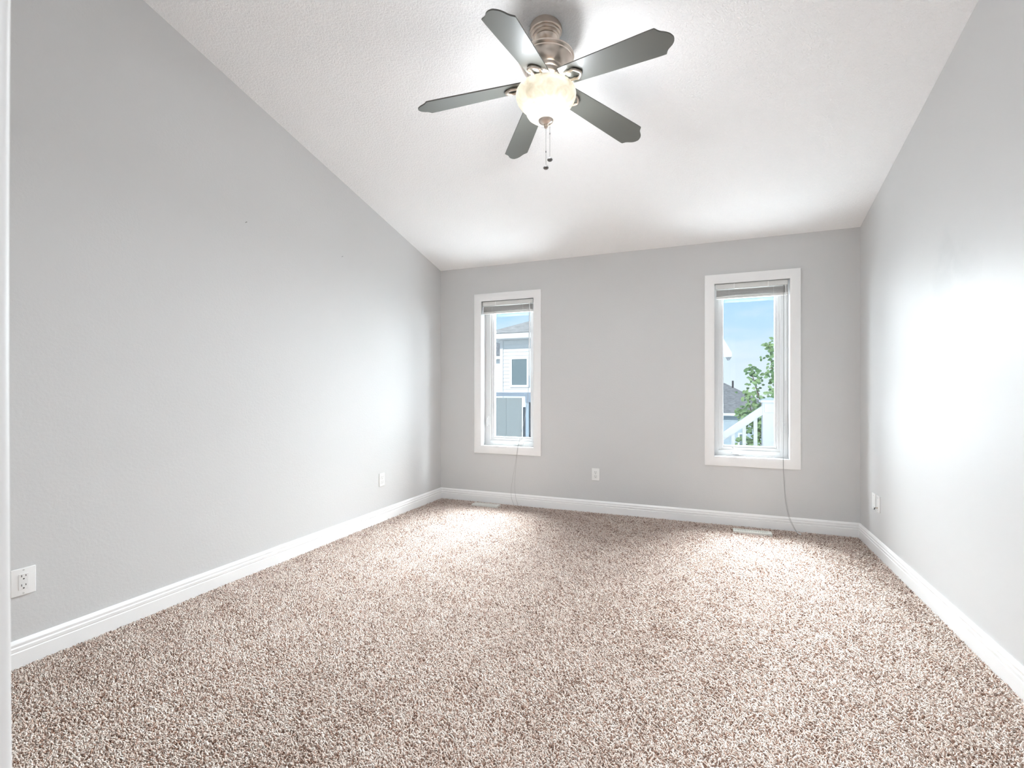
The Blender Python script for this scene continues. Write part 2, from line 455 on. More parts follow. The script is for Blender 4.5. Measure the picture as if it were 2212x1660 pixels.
def make_window(name, xc, lock_side):
    x0, x1 = xc - WHW, xc + WHW
    root = empty(name, (xc, YB, WZ0)); tag(root, kind='structure')
    root_inv = Matrix.Translation((-xc, -YB, -WZ0))
    def part(nm, bm, m, parent=root, **k):
        if parent is root: bm.transform(root_inv)
        return obj(nm, bm, m, parent, **k)
    bm = bmesh.new(); casing(bm, x0, x1, WZ0, WZ1, .078); part('window_casing', bm, M['white_trim'], angle=30)
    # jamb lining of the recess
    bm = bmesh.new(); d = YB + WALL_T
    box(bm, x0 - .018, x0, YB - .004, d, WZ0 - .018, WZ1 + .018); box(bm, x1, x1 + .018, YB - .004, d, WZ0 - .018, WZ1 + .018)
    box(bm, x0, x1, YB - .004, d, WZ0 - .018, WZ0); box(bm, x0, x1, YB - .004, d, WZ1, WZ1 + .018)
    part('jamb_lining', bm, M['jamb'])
    fl, fr = (.060, .034) if lock_side < 0 else (.034, .060)
    bm = bmesh.new()
    ring_frame(bm, x0, x1, WZ0, WZ1, fl, fr, .048, .040, YB + .088, YB + .165)
    box(bm, x0 + .0, x1 - .0, YB + .080, YB + .095, WZ0, WZ0 + .012, .002)      # stop bead at the sill
    part('window_frame', bm, M['vinyl'])
    sx0, sx1, sz0, sz1 = x0 + fl - .004, x1 - fr + .004, WZ0 + .044, WZ1 - .036
    bm = bmesh.new(); ring_frame(bm, sx0, sx1, sz0, sz1, .026, .026, .028, .03, YB + .100, YB + .15)
    ring_frame(bm, sx0 + .024, sx1 - .024, sz0 + .026, sz1 - .028, .019, .019, .019, .019, YB + .108, YB + .15, .004)
    sash = part('sash', bm, M['vinyl'])
    bm = bmesh.new(); box(bm, sx0 + .04, sx1 - .04, YB + .126, YB + .132, sz0 + .042, sz1 - .044); bm.transform(root_inv)
    g = obj('glass_pane', bm, M['glass'], root)
    # dark rubber gasket round the glass
    bm = bmesh.new(); ring_frame(bm, sx0 + .0425, sx1 - .0425, sz0 + .0445, sz1 - .0465, .0025, .0025, .0025, .0025, YB + .1205, YB + .1255, 0)
    gk = part('glazing_gasket', bm, M['gasket'])
    # sash lock lever
    lx = x0 + fl * .55 if lock_side < 0 else x1 - fr * .55
    lz = WZ0 + .255
    bm = bmesh.new(); box(bm, lx - .011, lx + .011, YB + .078, YB + .090, lz - .045, lz + .045, .003)
    tube(bm, [(lx, YB + .076, lz + .03), (lx - .003, YB + .064, lz + .005), (lx - .004 * lock_side, YB + .058, lz - .055)], [.006, .0065, .005], 8, flat=.6)
    part('sash_lock', bm, M['vinyl'], angle=40)
    # folding crank operator on the bottom of the frame
    kx = xc + (.105 if lock_side < 0 else -.105)
    bm = bmesh.new()
    box(bm, kx - .045, kx + .045, YB + .066, YB + .090, WZ0 + .016, WZ0 + .040, .008, 3)
    dx = 1 if lock_side < 0 else -1
    tube(bm, smooth_path([(kx - .02 * dx, YB + .062, WZ0 + .016), (kx, YB + .054, WZ0 + .038), (kx + .03 * dx, YB + .052, WZ0 + .072)]), .0065, 8)
    tube(bm, [(kx + .03 * dx, YB + .056, WZ0 + .072), (kx + .035 * dx, YB + .040, WZ0 + .076)], .008, 8)
    part('crank_handle', bm, M['vinyl'], angle=40)
    return root
M['gasket'] = mat('gasket_grey', (0.12, 0.13, 0.14), 0.6)

def make_blind(xc, cordpath, wandpath, label, toggles):
    x0, x1 = xc - WHW + .008, xc + WHW - .012
    root = empty('window_blind', (xc, YB + .03, WZ1)); tag(root, label, 'blind', 'raised mini blinds in the two windows')
    inv = Matrix.Translation((-xc, -(YB + .03), -WZ1))
    def part(nm, bm, m, parent=root, **k):
        bm.transform(inv) ; return obj(nm, bm, m, parent, **k)
    bm = bmesh.new(); box(bm, x0, x1, YB + .006, YB + .040, WZ1 - .046, WZ1 - .005, .003)
    hr = part('headrail', bm, M['blind'])
    for dx in (-.13, .13):
        bm = bmesh.new(); box(bm, xc + dx - .004, xc + dx + .004, YB + .003, YB + .012, WZ1 - .05, WZ1 - .004, .001)
        part('headrail_clip', bm, M['plate'])
    bm = bmesh.new(); n = 16; zt = WZ1 - .054
    for i in range(n):
        z = zt - i * .0034
        jit = random.uniform(-.0015, .0015)
        extrude_profile(bm, [(-.0125, 0), (-.006, .0013), (0, .0018), (.006, .0013), (.0125, 0), (.0125, -.0022), (0, -.0010), (-.0125, -.0022)],
                        lambda a, b_, z=z, j=jit: (x0 + .008, YB + .022 + j + a, z + b_), lambda a, b_, z=z, j=jit: (x1 - .004, YB + .022 + j + a, z + b_))
    part('slats', bm, M['slats'])
    zb = zt - n * .0034
    bm = bmesh.new(); box(bm, x0 + .006, x1 - .002, YB + .008, YB + .036, zb - .022, zb, .005, 3); part('bottom_rail', bm, M['blind'], angle=40)
    for dx in (-.17, .17):
        bm = bmesh.new(); tube(bm, [(xc + dx, YB + .0075, WZ1 - .046), (xc + dx, YB + .0065, zb - .022)], .0008, 5)
        part('ladder_cord', bm, M['plate'])
    bm = bmesh.new(); tube(bm, wandpath, .0042, 6); wd = part('tilt_wand', bm, M['wand'])
    bm = bmesh.new(); tube(bm, [(wandpath[0][0], YB + .004, WZ1 - .03), (wandpath[0][0], wandpath[0][1], WZ1 - .055), wandpath[0]], .002, 6)
    part('wand_hook', bm, M['plate'])
    bm = bmesh.new()
    for cp in cordpath: tube(bm, smooth_path(cp, 10), .0011, 5)
    c = part('pull_cord', bm, M['cord'], smooth=True)
    for tp, tq in toggles:
        bm = bmesh.new(); a = Vector(tp); b_ = Vector(tq); tube(bm, [a, a.lerp(b_, .2), a.lerp(b_, .9), b_], [.003, .0042, .0062, .005], 8)
        part('cord_tassel', bm, M['plate'], c, smooth=True)
    return root
M['wand'] = mat('clear_wand', (0.86, 0.87, 0.88), 0.15)

# ------------------------------------------------------------------ wall plates
def slots(bm, yoff=0.0, gang=(.0, )):
    for zc in (.0195, -.0195):
        box(bm, -.0078, -.0058, -.0088, -.0010, zc + .001, zc + .0095); box(bm, .0058, .0078, -.0088, -.0010, zc + .002, zc + .0090)
        lathe_y(bm, .0026, zc - .0075)
def lathe_y(bm, r, zc, xc=0, y0=-.0088, y1=-.001):
    n = 12
    a = [bm.verts.new((xc + r * math.cos(2 * PI * k / n), y0, zc + r * math.sin(2 * PI * k / n))) for k in range(n)]
    b = [bm.verts.new((xc + r * math.cos(2 * PI * k / n), y1, zc + r * math.sin(2 * PI * k / n))) for k in range(n)]
    for k in range(n): bm.faces.new((a[k], a[(k + 1) % n], b[(k + 1) % n], b[k]))
    bm.faces.new(a); bm.faces.new(b)

def wall_plate(name, cat, label, loc, rotz, kind, w=.072, h=.115):
    """local frame: x along the wall, -y out of the wall"""
    root = empty(name, loc, (0, 0, rotz)); tag(root, label, cat)
    bm = bmesh.new(); box(bm, -w / 2, w / 2, -.006, 0, -h / 2, h / 2, .0028, 3); obj('cover_plate', bm, M['plate'], root, angle=40)
    def screw(z):
        bm = bmesh.new(); lathe_y(bm, .0032, z, 0, -.0072, -.005); obj('screw', bm, M['screw'], root)
    if kind == 'decora':
        bm = bmesh.new(); box(bm, -.0166, .0166, -.0078, -.004, -.0335, .0335, .0012); rc = obj('receptacle', bm, M['receptacle'], root)
        bm = bmesh.new(); slots(bm); obj('slots', bm, M['slot'], rc)
        screw(.0485); screw(-.0485)
    elif kind == 'duplex':
        bm = bmesh.new()
        for zc in (.0195, -.0195): box(bm, -.0168, .0168, -.0078, -.004, zc - .0143, zc + .0143, .005, 3)
        rc = obj('receptacle', bm, M['receptacle'], root, angle=40)
        bm = bmesh.new(); slots(bm); obj('slots', bm, M['slot'], rc); screw(0)
    elif kind == 'blank':
        screw(.042); screw(-.042)
    elif kind == 'coax':
        screw(.042); screw(-.042)
        bm = bmesh.new(); tube(bm, [(0, -.005, -.028), (0, -.020, -.028)], .0055, 10); j = obj('coax_jack', bm, M['nickel'], root)
        bm = bmesh.new(); tube(bm, [(0, -.018, -.028), (.004, -.026, -.029), (.016, -.030, -.036)], .0032, 8); obj('cable_stub', bm, M['slot'], j)
    return root
M['receptacle'] = mat('white_receptacle', (0.83, 0.83, 0.82), 0.35)
M['absorber'] = mat('absorber_dark', (0.035, 0.03, 0.028), 0.9, spec=0.1)  # near black, to swallow daylight on the unseen outer wall
M['screw'] = mat('screw_white', (0.6, 0.6, 0.58), 0.4)

def register(label, x0, x1, y0, y1):
    xc, yc = (x0 + x1) / 2, (y0 + y1) / 2
    root = empty('floor_register', (xc, yc, .005)); tag(root, label, 'floor vent', 'floor registers below the windows')
    w, d = (x1 - x0) / 2, (y1 - y0) / 2
    bm = bmesh.new(); t = .016
    box(bm, -w, w, -d, -d + t, -.012, .007, .002); box(bm, -w, w, d - t, d, -.012, .007, .002)
    box(bm, -w, -w + .028, -d + t - .002, d - t + .002, -.0119, .0068, .002); box(bm, w - .028, w, -d + t - .002, d - t + .002, -.0119, .0068, .002)
    obj('register_frame', bm, M['register'], root)
    bm = bmesh.new(); n = 17
    for i in range(n):
        x = -w + .028 + (2 * w - .056) * (i + .5) / n
        box(bm, x - .0034, x + .0034, -d + t - .002, d - t + .002, -.002, .0055)
    box(bm, -w + .02, w - .02, -.004, .004, -.002, .005)
    obj('louvers', bm, M['register'], root)
    bm = bmesh.new(); box(bm, -w + .01, w - .01, -d + .008, d - .008, -.0165, -.006); obj('duct_opening', bm, M['slot'], root)
    bm = bmesh.new(); box(bm, -w + .012, -w + .020, -.012, .004, .004, .013, .002); obj('damper_lever', bm, M['register'], root)
    return root
VENTS = [(-2.222, -1.942, 4.408, 4.498), (0.180, 0.462, 4.366, 4.452)]

# ------------------------------------------------------------------ ceiling fan
FX, FY = -0.766, 2.353
def make_fan():
    z0 = ceil_z(FY)
    root = empty('ceiling_fan', (FX, FY, z0))
    tag(root, 'brushed nickel ceiling fan with five dark blades and a glowing bowl light', 'ceiling fan')
    def L(z): return z - z0
    # canopy
    bm = bmesh.new()
    lathe(bm, [(.001, .026), (.082, .026), (.082, -.012), (.079, -.016), (.0745, -.017), (.0745, -.025), (.071, -.029), (.067, -.030), (.067, -.038), (.063, -.042), (.058, -.043), (.055, -.050), (.047, -.060), (.036, -.068), (.027, -.071), (.025, -.067), (.022, -.05), (.001, -.05)], 56)
    obj('canopy', bm, M['nickel'], root, angle=32)
    bm = bmesh.new(); tube(bm, [(0, 0, -.055), (0, 0, L(2.815))], .0135, 16); lathe(bm, [(0, -.052), (.016, -.054), (.020, -.060), (.019, -.066), (.014, -.072), (0, -.074)], 20)
    obj('downrod', bm, M['dark_metal'], root, angle=35)
    bm = bmesh.new()
    lathe(bm, [(.001, L(2.850)), (.030, L(2.850)), (.034, L(2.858)), (.050, L(2.858)), (.075, L(2.850)), (.110, L(2.846)), (.132, L(2.842)), (.140, L(2.836)), (.142, L(2.828)), (.138, L(2.822)), (.134, L(2.819)), (.134, L(2.812)), (.130, L(2.808)), (.124, L(2.790)), (.116, L(2.775)), (.106, L(2.764)), (.099, L(2.759)), (.097, L(2.752)), (.094, L(2.748)), (.088, L(2.744)), (.082, L(2.728)), (.070, L(2.718)), (.058, L(2.714)), (.054, L(2.708)), (.001, L(2.708))], 64)
    obj('motor_housing', bm, M['nickel'], root, angle=30)
    bm = bmesh.new()
    lathe(bm, [(.001, L(2.712)), (.046, L(2.712)), (.048, L(2.702)), (.048, L(2.684)), (.052, L(2.680)), (.060, L(2.676)), (.062, L(2.670)), (.058, L(2.664)), (.001, L(2.662))], 40)
    obj('light_fitter', bm, M['nickel'], root, angle=30)
    # glass bowl (open top, double wall)
    outp = [(.136, 2.672), (.143, 2.668), (.149, 2.658), (.1515, 2.645), (.150, 2.630), (.144, 2.614), (.134, 2.599), (.121, 2.586), (.110, 2.576), (.1035, 2.567), (.100, 2.558), (.097, 2.549), (.090, 2.538), (.076, 2.527), (.055, 2.519), (.030, 2.515), (.004, 2.514)]
    inn = [(max(r - .004, .003), z + .004 * (1 if r < .1 else .6)) for r, z in reversed(outp)]
    bm = bmesh.new(); lathe(bm, [(r, L(z)) for r, z in outp + inn[:-1] + [(.132, 2.672), (.136, 2.672)]], 64)
    obj('glass_bowl', bm, M['bowl'], root, smooth=True)
    bm = bmesh.new()
    lathe(bm, [(0, L(2.524)), (.037, L(2.522)), (.0385, L(2.517)), (.036, L(2.510)), (.028, L(2.503)), (.016, L(2.498)), (.011, L(2.495)), (.0095, L(2.490)), (.0105, L(2.486)), (.008, L(2.480)), (.0045, L(2.476)), (0, L(2.474))], 32)
    obj('finial', bm, M['nickel'], root, angle=35)
    # blades
    bm = bmesh.new(); r0, rc, w0, w1 = .105, .606, .056, .0735
    top = []
    nL = 14
    side = [(r0 + (rc - r0) * i / nL, w0 + (w1 - w0) * (i / nL) ** .9) for i in range(nL + 1)]
    tip = [(.0035, .93), (.0065, .86), (.0100, .79), (.0150, .71), (.0220, .63), (.0310, .555), (.0400, .48), (.0470, .39), (.0530, .28), (.0570, .15), (.0582, .05)]
    outline = [(r0 - .004, .035), (r0 + .002, .048)] + side + [(rc + d_, w1 * s_) for d_, s_ in tip]
    full = outline + [(x_, -y_) for x_, y_ in reversed(outline)]
    extrude_profile(bm, full, lambda a, b_: (a, b_, -.003), lambda a, b_: (a, b_, .003))
    bmesh.ops.bevel(bm, geom=[e for e in bm.edges if abs(e.verts[0].co.z - e.verts[1].co.z) < 1e-6], offset=.0012, segments=1, affect='EDGES')
    bme = None
    adj = [.012, -.031, .022, -.025, .020]
    blade0 = None; arm0 = None
    for k in range(5):
        a = math.radians(-90.1 + 72 * k); dr = .1485 + adj[k]
        Mx = Matrix.Translation((0, 0, L(2.7103))) @ Matrix.Rotation(a, 4, 'Z') @ Matrix.Rotation(dr, 4, 'Y') @ Matrix.Rotation(-.193, 4, 'X')
        if k == 0:
            b = obj('blade', bm, M['blade'], root, angle=30); blade0 = b
        else:
            b = blade0.copy(); col.objects.link(b); b.parent = root
        b.matrix_local = Mx
        if k == 0:
            bm2 = bmesh.new(); c = .158
            half = [(-.046, .006), (-.034, .021), (-.014, .0265), (.004, .0255), (.021, .030), (.035, .022), (.045, .011)]
            loop = [(c + x_, y_, -.0105) for x_, y_ in half] + [(c + .050, 0, -.0105)] + [(c + x_, -y_, -.0105) for x_, y_ in reversed(half)]
            tube(bm2, loop, .0066, 10, closed=True, flat=1.15)
            arm = smooth_path([(c - .044, 0, -.011), (c - .062, 0, -.014), (c - .085, 0, -.010), (c - .112, 0, -.002)], 6)
            tube(bm2, arm, [.012] * (len(arm) - 1) + [.014], 10, flat=.55)
            for sy in (-1, 1):
                for rx in (c - .020, c + .030): lathe(bm2, [(0, -.0185), (.0035, -.0180), (.0045, -.016), (.0045, -.012)], 10, rx, sy * .0262, 0)
            ar = obj('blade_arm', bm2, M['nickel'], root, angle=40); arm0 = ar
        else:
            ar = arm0.copy(); col.objects.link(ar); ar.parent = root
        ar.matrix_local = Mx
    # pull chains
    for (px, py, zt, zb) in ((.0, .0, 2.478, 2.286), (.0185, .008, 2.518, 2.327)):
        bm = bmesh.new(); n = int((zt - zb) / .0042)
        tube(bm, [(px, py, L(zt)), (px, py, L(zb))], .0006, 5)
        for i in range(n):
            z = zt - (i + .5) * (zt - zb) / n
            bmesh.ops.create_icosphere(bm, subdivisions=1, radius=.0014, matrix=Matrix.Translation((px, py, L(z))))
        lathe(bm, [(0, .005), (.0022, .004), (.0028, 0), (.0022, -.004), (0, -.005)], 8, px, py, L(zt - (zt - zb) * (.62 if px == 0 else .35)))
        ch = obj('pull_chain', bm, M['nickel_chain'], root)
        bm = bmesh.new()
        lathe(bm, [(0, L(zb) + .008), (.003, L(zb) + .006), (.0045, L(zb) + .001), (.010, L(zb) - .001), (.0135, L(zb) - .006), (.0135, L(zb) - .010), (.010, L(zb) - .014), (.004, L(zb) - .017), (0, L(zb) - .0175)], 20, px, py, 0)
        obj('pull_knob', bm, M['nickel_chain'], ch, angle=40)
    # three bulbs inside the bowl
    for k in range(3):
        a = 2 * PI * k / 3 + .5
        bm = bmesh.new(); p = Vector((.070 * math.cos(a), .070 * math.sin(a), L(2.625)))
        bmesh.ops.create_uvsphere(bm, u_segments=16, v_segments=10, radius=.019, matrix=Matrix.Translation(p) @ Matrix.Diagonal((1, 1, 1.35, 1)))
        obj('bulb', bm, M['bulb'], root, smooth=True)
    for k in range(3):
        a = 2 * PI * k / 3 + .5
        ld = bpy.data.lights.new('bulb_light', 'POINT'); ld.energy = FAN_W / 3; ld.color = (1.0, 0.96, 0.91); ld.shadow_soft_size = .028
        lo = bpy.data.objects.new('bulb_light', ld); col.objects.link(lo); lo.parent = root
        lo.location = (.070 * math.cos(a), .070 * math.sin(a), L(2.664))
    # added fill for the lit bowl: disk in mid-air below it, sphere around it
    def bowl_fill(kind, w, z, **k):
        ld = bpy.data.lights.new('bowl_fill', kind); ld.energy = w; ld.color = (0.90, 0.945, 1.0)
        for q, v_ in k.items(): setattr(ld, q, v_)
        lo = bpy.data.objects.new('bowl_fill', ld); col.objects.link(lo); lo.parent = root; lo.location = (0, 0, L(z))
    bowl_fill('AREA', FILL_DOWN_W, 2.255, shape='DISK', size=.26)
    bowl_fill('POINT', BOWL_W, 2.585, shadow_soft_size=.165)
    return root
FAN_W = 1.0
BOWL_W = 25.0
FILL_DOWN_W = 10.5
def bulb_mat():
    m = mat('lit_bulb', (0.9, 0.9, 0.85), 0.4); b = m.node_tree.nodes['Principled BSDF']
    b.inputs['Emission Color'].default_value = (1, .93, .82, 1); b.inputs['Emission Strength'].default_value = 2.5
    return m
M['bulb'] = bulb_mat()

# ------------------------------------------------------------------ outside
M['siding'] = mat('white_siding', (0.80, 0.82, 0.82), 0.6)
M['siding_blue'] = mat('pale_blue_siding', (0.46, 0.56, 0.62), 0.6)
M['fascia'] = mat('white_fascia', (0.82, 0.82, 0.82), 0.5)
M['shingle'] = noise_color(mat('grey_shingles', (0.3, 0.3, 0.3), 0.9), 9, (0.17, 0.165, 0.165), (0.29, 0.285, 0.28), vscale=(.6, .6, 5))
M['shingle_tan'] = noise_color(mat('tan_shingles', (0.3, 0.3, 0.3), 0.9), 9, (0.36, 0.33, 0.30), (0.52, 0.49, 0.45), vscale=(.6, .6, 5))
M['far_glass'] = mat('far_window_glass', (0.20, 0.26, 0.28), 0.12)
M['vinyl_out'] = mat('white_vinyl_rail', (0.80, 0.83, 0.85), 0.4)
M['rail_blue'] = mat('slate_blue_metal', (0.20, 0.25, 0.31), 0.45)
M['rail_dark'] = mat('dark_slate_metal', (0.045, 0.06, 0.075), 0.45)
M['rail_light'] = mat('light_slate_metal', (0.33, 0.42, 0.50), 0.45)
M['frosted'] = mat('grey_privacy_panel', (0.24, 0.28, 0.29), 0.35)
M['bark'] = mat('bark', (0.16, 0.12, 0.09), 0.9)
M['leaf'] = noise_color(mat('leaf', (0.10, 0.2, 0.06), 0.55), 2.5, (0.09, 0.19, 0.075), (0.27, 0.40, 0.17))
M['ground'] = noise_color(mat('pale_bounce_ground', (0.1, 0.16, 0.06), 0.95), 3, (0.34, 0.34, 0.32), (0.44, 0.44, 0.42))  # unseen ground made pale to bounce light up under the eaves
M['deck'] = mat('deck_boards', (0.35, 0.34, 0.33), 0.8)
M['black_pipe'] = mat('black_vent_pipe', (0.03, 0.03, 0.035), 0.6)

GROUND = -2.6
def siding_wall(bm, x0, x1, y, z0, z1, lap=.115):
    """lapped boards facing -y"""
    n = int(math.ceil((z1 - z0) / lap))
    for i in range(n):
        a = z0 + i * lap; b = min(a + lap, z1)
        v = [bm.verts.new(p) for p in ((x0, y - .022, a), (x1, y - .022, a), (x1, y - .004, b), (x0, y - .004, b), (x0, y, a), (x1, y, a))]
        bm.faces.new((v[0], v[1], v[2], v[3])); bm.faces.new((v[4], v[5], v[1], v[0]))

def hip_roof(bm, x0, x1, y0, y1, z, pitch):
    w, d = x1 - x0, y1 - y0; h = min(w, d) / 2 * pitch; k = min(w, d) / 2
    a = [bm.verts.new(p) for p in ((x0, y0, z), (x1, y0, z), (x1, y1, z), (x0, y1, z))]
    if w >= d: r = [bm.verts.new((x0 + k, y0 + k, z + h)), bm.verts.new((x1 - k, y0 + k, z + h))]; fs = [(a[0], a[1], r[1], r[0]), (a[1], a[2], r[1]), (a[2], a[3], r[0], r[1]), (a[3], a[0], r[0])]
    else: r = [bm.verts.new((x0 + k, y0 + k, z + h)), bm.verts.new((x0 + k, y1 - k, z + h))]; fs = [(a[0], a[1], r[0]), (a[1], a[2], r[1], r[0]), (a[2], a[3], r[1]), (a[3], a[0], r[0], r[1])]
    for f in fs: bm.faces.new(f)
    bm.faces.new(list(reversed(a)))

def house(label, x0, x1, y0, y1, zt, wallm, roofm, pitch, over, windows, lap=.115):
    root = empty('neighbor_house', ((x0 + x1) / 2, y0, GROUND)); tag(root, label, 'house')
    inv = Matrix.Translation((-(x0 + x1) / 2, -y0, -GROUND))
    def part(nm, bm, m, parent=root, **k): bm.transform(inv); return obj(nm, bm, m, parent, **k)
    bm = bmesh.new(); box(bm, x0, x1, y0, y1, GROUND, zt)
    siding_wall(bm, x0, x1, y0, GROUND, zt, lap)
    wl = part('siding', bm, wallm)
    for x in (x0, x1):
        bm = bmesh.new(); box(bm, x - .05, x + .05, y0 - .035, y0 + .06, GROUND, zt); part('corner_trim', bm, M['fascia'])
    bm = bmesh.new(); box(bm, x0 - over, x1 + over, y0 - over, y1 + over, zt, zt + .16); part('fascia', bm, M['fascia'])
    bm = bmesh.new(); hip_roof(bm, x0 - over - .03, x1 + over + .03, y0 - over - .03, y1 + over + .03, zt + .165, pitch); rf = part('roof', bm, roofm)
    for wx0, wx1, wz0, wz1 in windows:
        bm = bmesh.new(); t = .075
        box(bm, wx0 - t, wx1 + t, y0 - .05, y0, wz1, wz1 + t); box(bm, wx0 - t, wx1 + t, y0 - .05, y0, wz0 - t, wz0)
        box(bm, wx0 - t, wx0, y0 - .05, y0, wz0, wz1); box(bm, wx1, wx1 + t, y0 - .05, y0, wz0, wz1)
        w_ = part('window', bm, M['fascia'])
        bm = bmesh.new(); box(bm, wx0, wx1, y0 - .036, y0 - .026, wz0, wz1); part('pane', bm, M['far_glass'], w_)
    return root, rf, inv

def outside():
    bm = bmesh.new(); box(bm, -60, 60, YB + .6, 90, GROUND - .1, GROUND); tag(obj('ground', bm, M['ground']), kind='structure')
    house('white sided house with tan hip roof seen through the window by the left wall', -6.0, -1.75, 14.0, 16.0, 2.72, M['siding'], M['shingle_tan'], .42, .45, [(-5.64, -5.155, 1.325, 2.115)])
    house('pale house with low dark eave, peeking behind the corner of the white sided house', -16.5, -9.35, 23.0, 31.0, 2.75, M['siding'], M['shingle'], .5, .35, [])
    r, rf, inv = house('pale blue house with grey shingle roof behind the white stair railing', -5.0, 3.3, 29.0, 34.0, -.20, M['siding_blue'], M['shingle'], .56, .4, [(1.50, 1.78, -2.2, -1.2)], .19)
    bm = bmesh.new(); tube(bm, [(1.245, 31.0, 1.05), (1.245, 31.0, 1.72)], .05, 8); bm.transform(inv); obj('vent_pipe', bm, M['black_pipe'], rf)
    # steep gable end whose eave corner shows at the edge of the glass
    root = empty('neighbor_house', (-.475, 17, GROUND)); tag(root, 'house showing only its steep white eave corner above the grey roof', 'house')
    inv = Matrix.Translation((.475, -17, -GROUND))
    bm = bmesh.new(); box(bm, -1.2, .25, 17, 18, GROUND, 2.25); siding_wall(bm, -1.2, .25, 17, GROUND, 2.25)
    extrude_profile(bm, [(-1.2, 2.25), (.25, 2.25), (-.475, 3.2)], lambda x, z: (x, 17, z), lambda x, z: (x, 18, z)); bm.transform(inv); obj('siding', bm, M['siding'], root)
    bm = bmesh.new()
    extrude_profile(bm, [(.64, 2.20), (.64, 2.30), (-.475, 4.35), (-1.59, 2.30), (-1.59, 2.20), (-.475, 4.2)], lambda x, z: (x, 16.6, z), lambda x, z: (x, 18.3, z)); bm.transform(inv); obj('roof', bm, M['shingle'], root)
    bm = bmesh.new(); extrude_profile(bm, [(.635, 2.195), (-.475, 4.19), (-1.585, 2.195), (-1.52, 2.17), (-.475, 4.10), (.57, 2.17)], lambda x, z: (x, 16.61, z), lambda x, z: (x, 18.28, z)); bm.transform(inv); obj('soffit', bm, M['fascia'], root)
    bm = bmesh.new()
    extrude_profile(bm, [(.64, 2.19), (.64, 2.32), (-.475, 4.37), (-1.59, 2.32), (-1.59, 2.19)], lambda x, z: (x, 16.52, z), lambda x, z: (x, 16.60, z)); bm.transform(inv); obj('fascia', bm, M['fascia'], root)

    # raised deck under the railings
    bm = bmesh.new(); box(bm, -5.3, -1.2, 6.75, 7.2, -.22, -.12); box(bm, .5, 3.2, 6.1, 6.9, -.22, -.12)
    for x, y in ((-5.2, 7.0), (-1.3, 7.0), (.6, 6.5), (3.1, 6.5)): box(bm, x - .07, x + .07, y - .07, y + .07, GROUND, -.2)
    tag(obj('floor_deck', bm, M['deck']), kind='structure')

    # slate railing with privacy panels
    y = 7.0
    root = empty('deck_railing', (-2.6, y, -.12)); tag(root, 'slate blue deck railing with grey privacy panels below the white house', 'railing')
    inv = Matrix.Translation((2.6, -y, .12))
    def part(nm, bm, m, parent=root, **k): bm.transform(inv); return obj(nm, bm, m, parent, **k)
    k = 7.0 / 6.15                                  # plan scale of this deck
    bm = bmesh.new(); box(bm, -5.2, -1.4, y - .05, y + .05, 1.066, 1.124, .004); part('top_rail', bm, M['rail_blue'])
    for x0, x1 in ((-4.9, -3.85), (-3.70, -2.922), (-2.919, -2.670)):
        bm = bmesh.new(); box(bm, x0, x1, y - .006, y + .006, -.02, 1.040); part('privacy_panel', bm, M['frosted'])
    bm = bmesh.new(); box(bm, -2.638, -2.590, y - .025, y + .025, -.12, .90); part('baluster', bm, M['rail_dark'])
    bm = bmesh.new(); box(bm, -2.586, -2.535, y - .05, y + .05, -.12, 1.066); part('post', bm, M['rail_light'])
    bm = bmesh.new(); box(bm, -2.530, -2.510, y - .03, y + .03, -.12, 1.066); part('baluster', bm, M['rail_dark'])
    bm = bmesh.new(); box(bm, -2.586, -2.50, y - .066, y - .05, .975, 1.085); part('post_bracket', bm, M['rail_blue'])
    bm = bmesh.new(); box(bm, -5.2, -5.1, y - .05, y + .05, -.12, 1.066); part('post', bm, M['rail_light'])
    bm = bmesh.new(); box(bm, -5.2, -1.4, y - .03, y + .03, -.1, -.04); part('bottom_rail', bm, M['rail_blue'])

    # white stair railing
    y = 6.3
    root = empty('stair_railing', (.62, y, -.12)); tag(root, 'white vinyl stair railing sloping down from its square post beside the leafy tree', 'railing')
    inv = Matrix.Translation((-.62, -y, .12))
    def part(nm, bm, m, parent=root): bm.transform(inv); return obj(nm, bm, m, parent)
    bm = bmesh.new(); box(bm, 0.562, 0.72, y - .055, y + .10, -.12, 1.02, .004); part('post', bm, M['vinyl_out'])
    bm = bmesh.new(); box(bm, 0.538, 0.745, y - .08, y + .125, 1.015, 1.043, .004)
    v = [bm.verts.new(p) for p in ((0.538, y - .08, 1.043), (0.745, y - .08, 1.043), (0.745, y + .125, 1.043), (0.538, y + .125, 1.043), (0.641, y + .022, 1.077))]
    for i in range(4): bm.faces.new((v[i], v[(i + 1) % 4], v[4]))
    part('post_cap', bm, M['vinyl_out'])
    s = .755
    def sl(x, z): return z + s * (x - 0.596)
    for nm, zt, hh, yy in (('hand_rail', 1.003, .105, .046), ('lower_rail', .10, .08, .03)):
        bm = bmesh.new(); xa, xb = -.9, 0.602
        extrude_profile(bm, [(xa, sl(xa, zt) - hh), (xb, sl(xb, zt) - hh), (xb, sl(xb, zt)), (xa, sl(xa, zt))], lambda x, z: (x, y - yy, z), lambda x, z: (x, y + yy, z))
        bmesh.ops.bevel(bm, geom=list(bm.edges), offset=.008, segments=2, affect='EDGES'); part(nm, bm, M['vinyl_out'])
    bm = bmesh.new(); box(bm, 0.579, 0.675, y - .068, y - .05, 0.902, 1.003, .003); part('rail_bracket', bm, M['vinyl_out'])
    for i in range(11):
        x = 0.492 - .118 * i
        bm = bmesh.new(); box(bm, x - .019, x + .019, y - .019, y + .019, sl(x, .06), sl(x, .92)); part('baluster', bm, M['vinyl_out'])

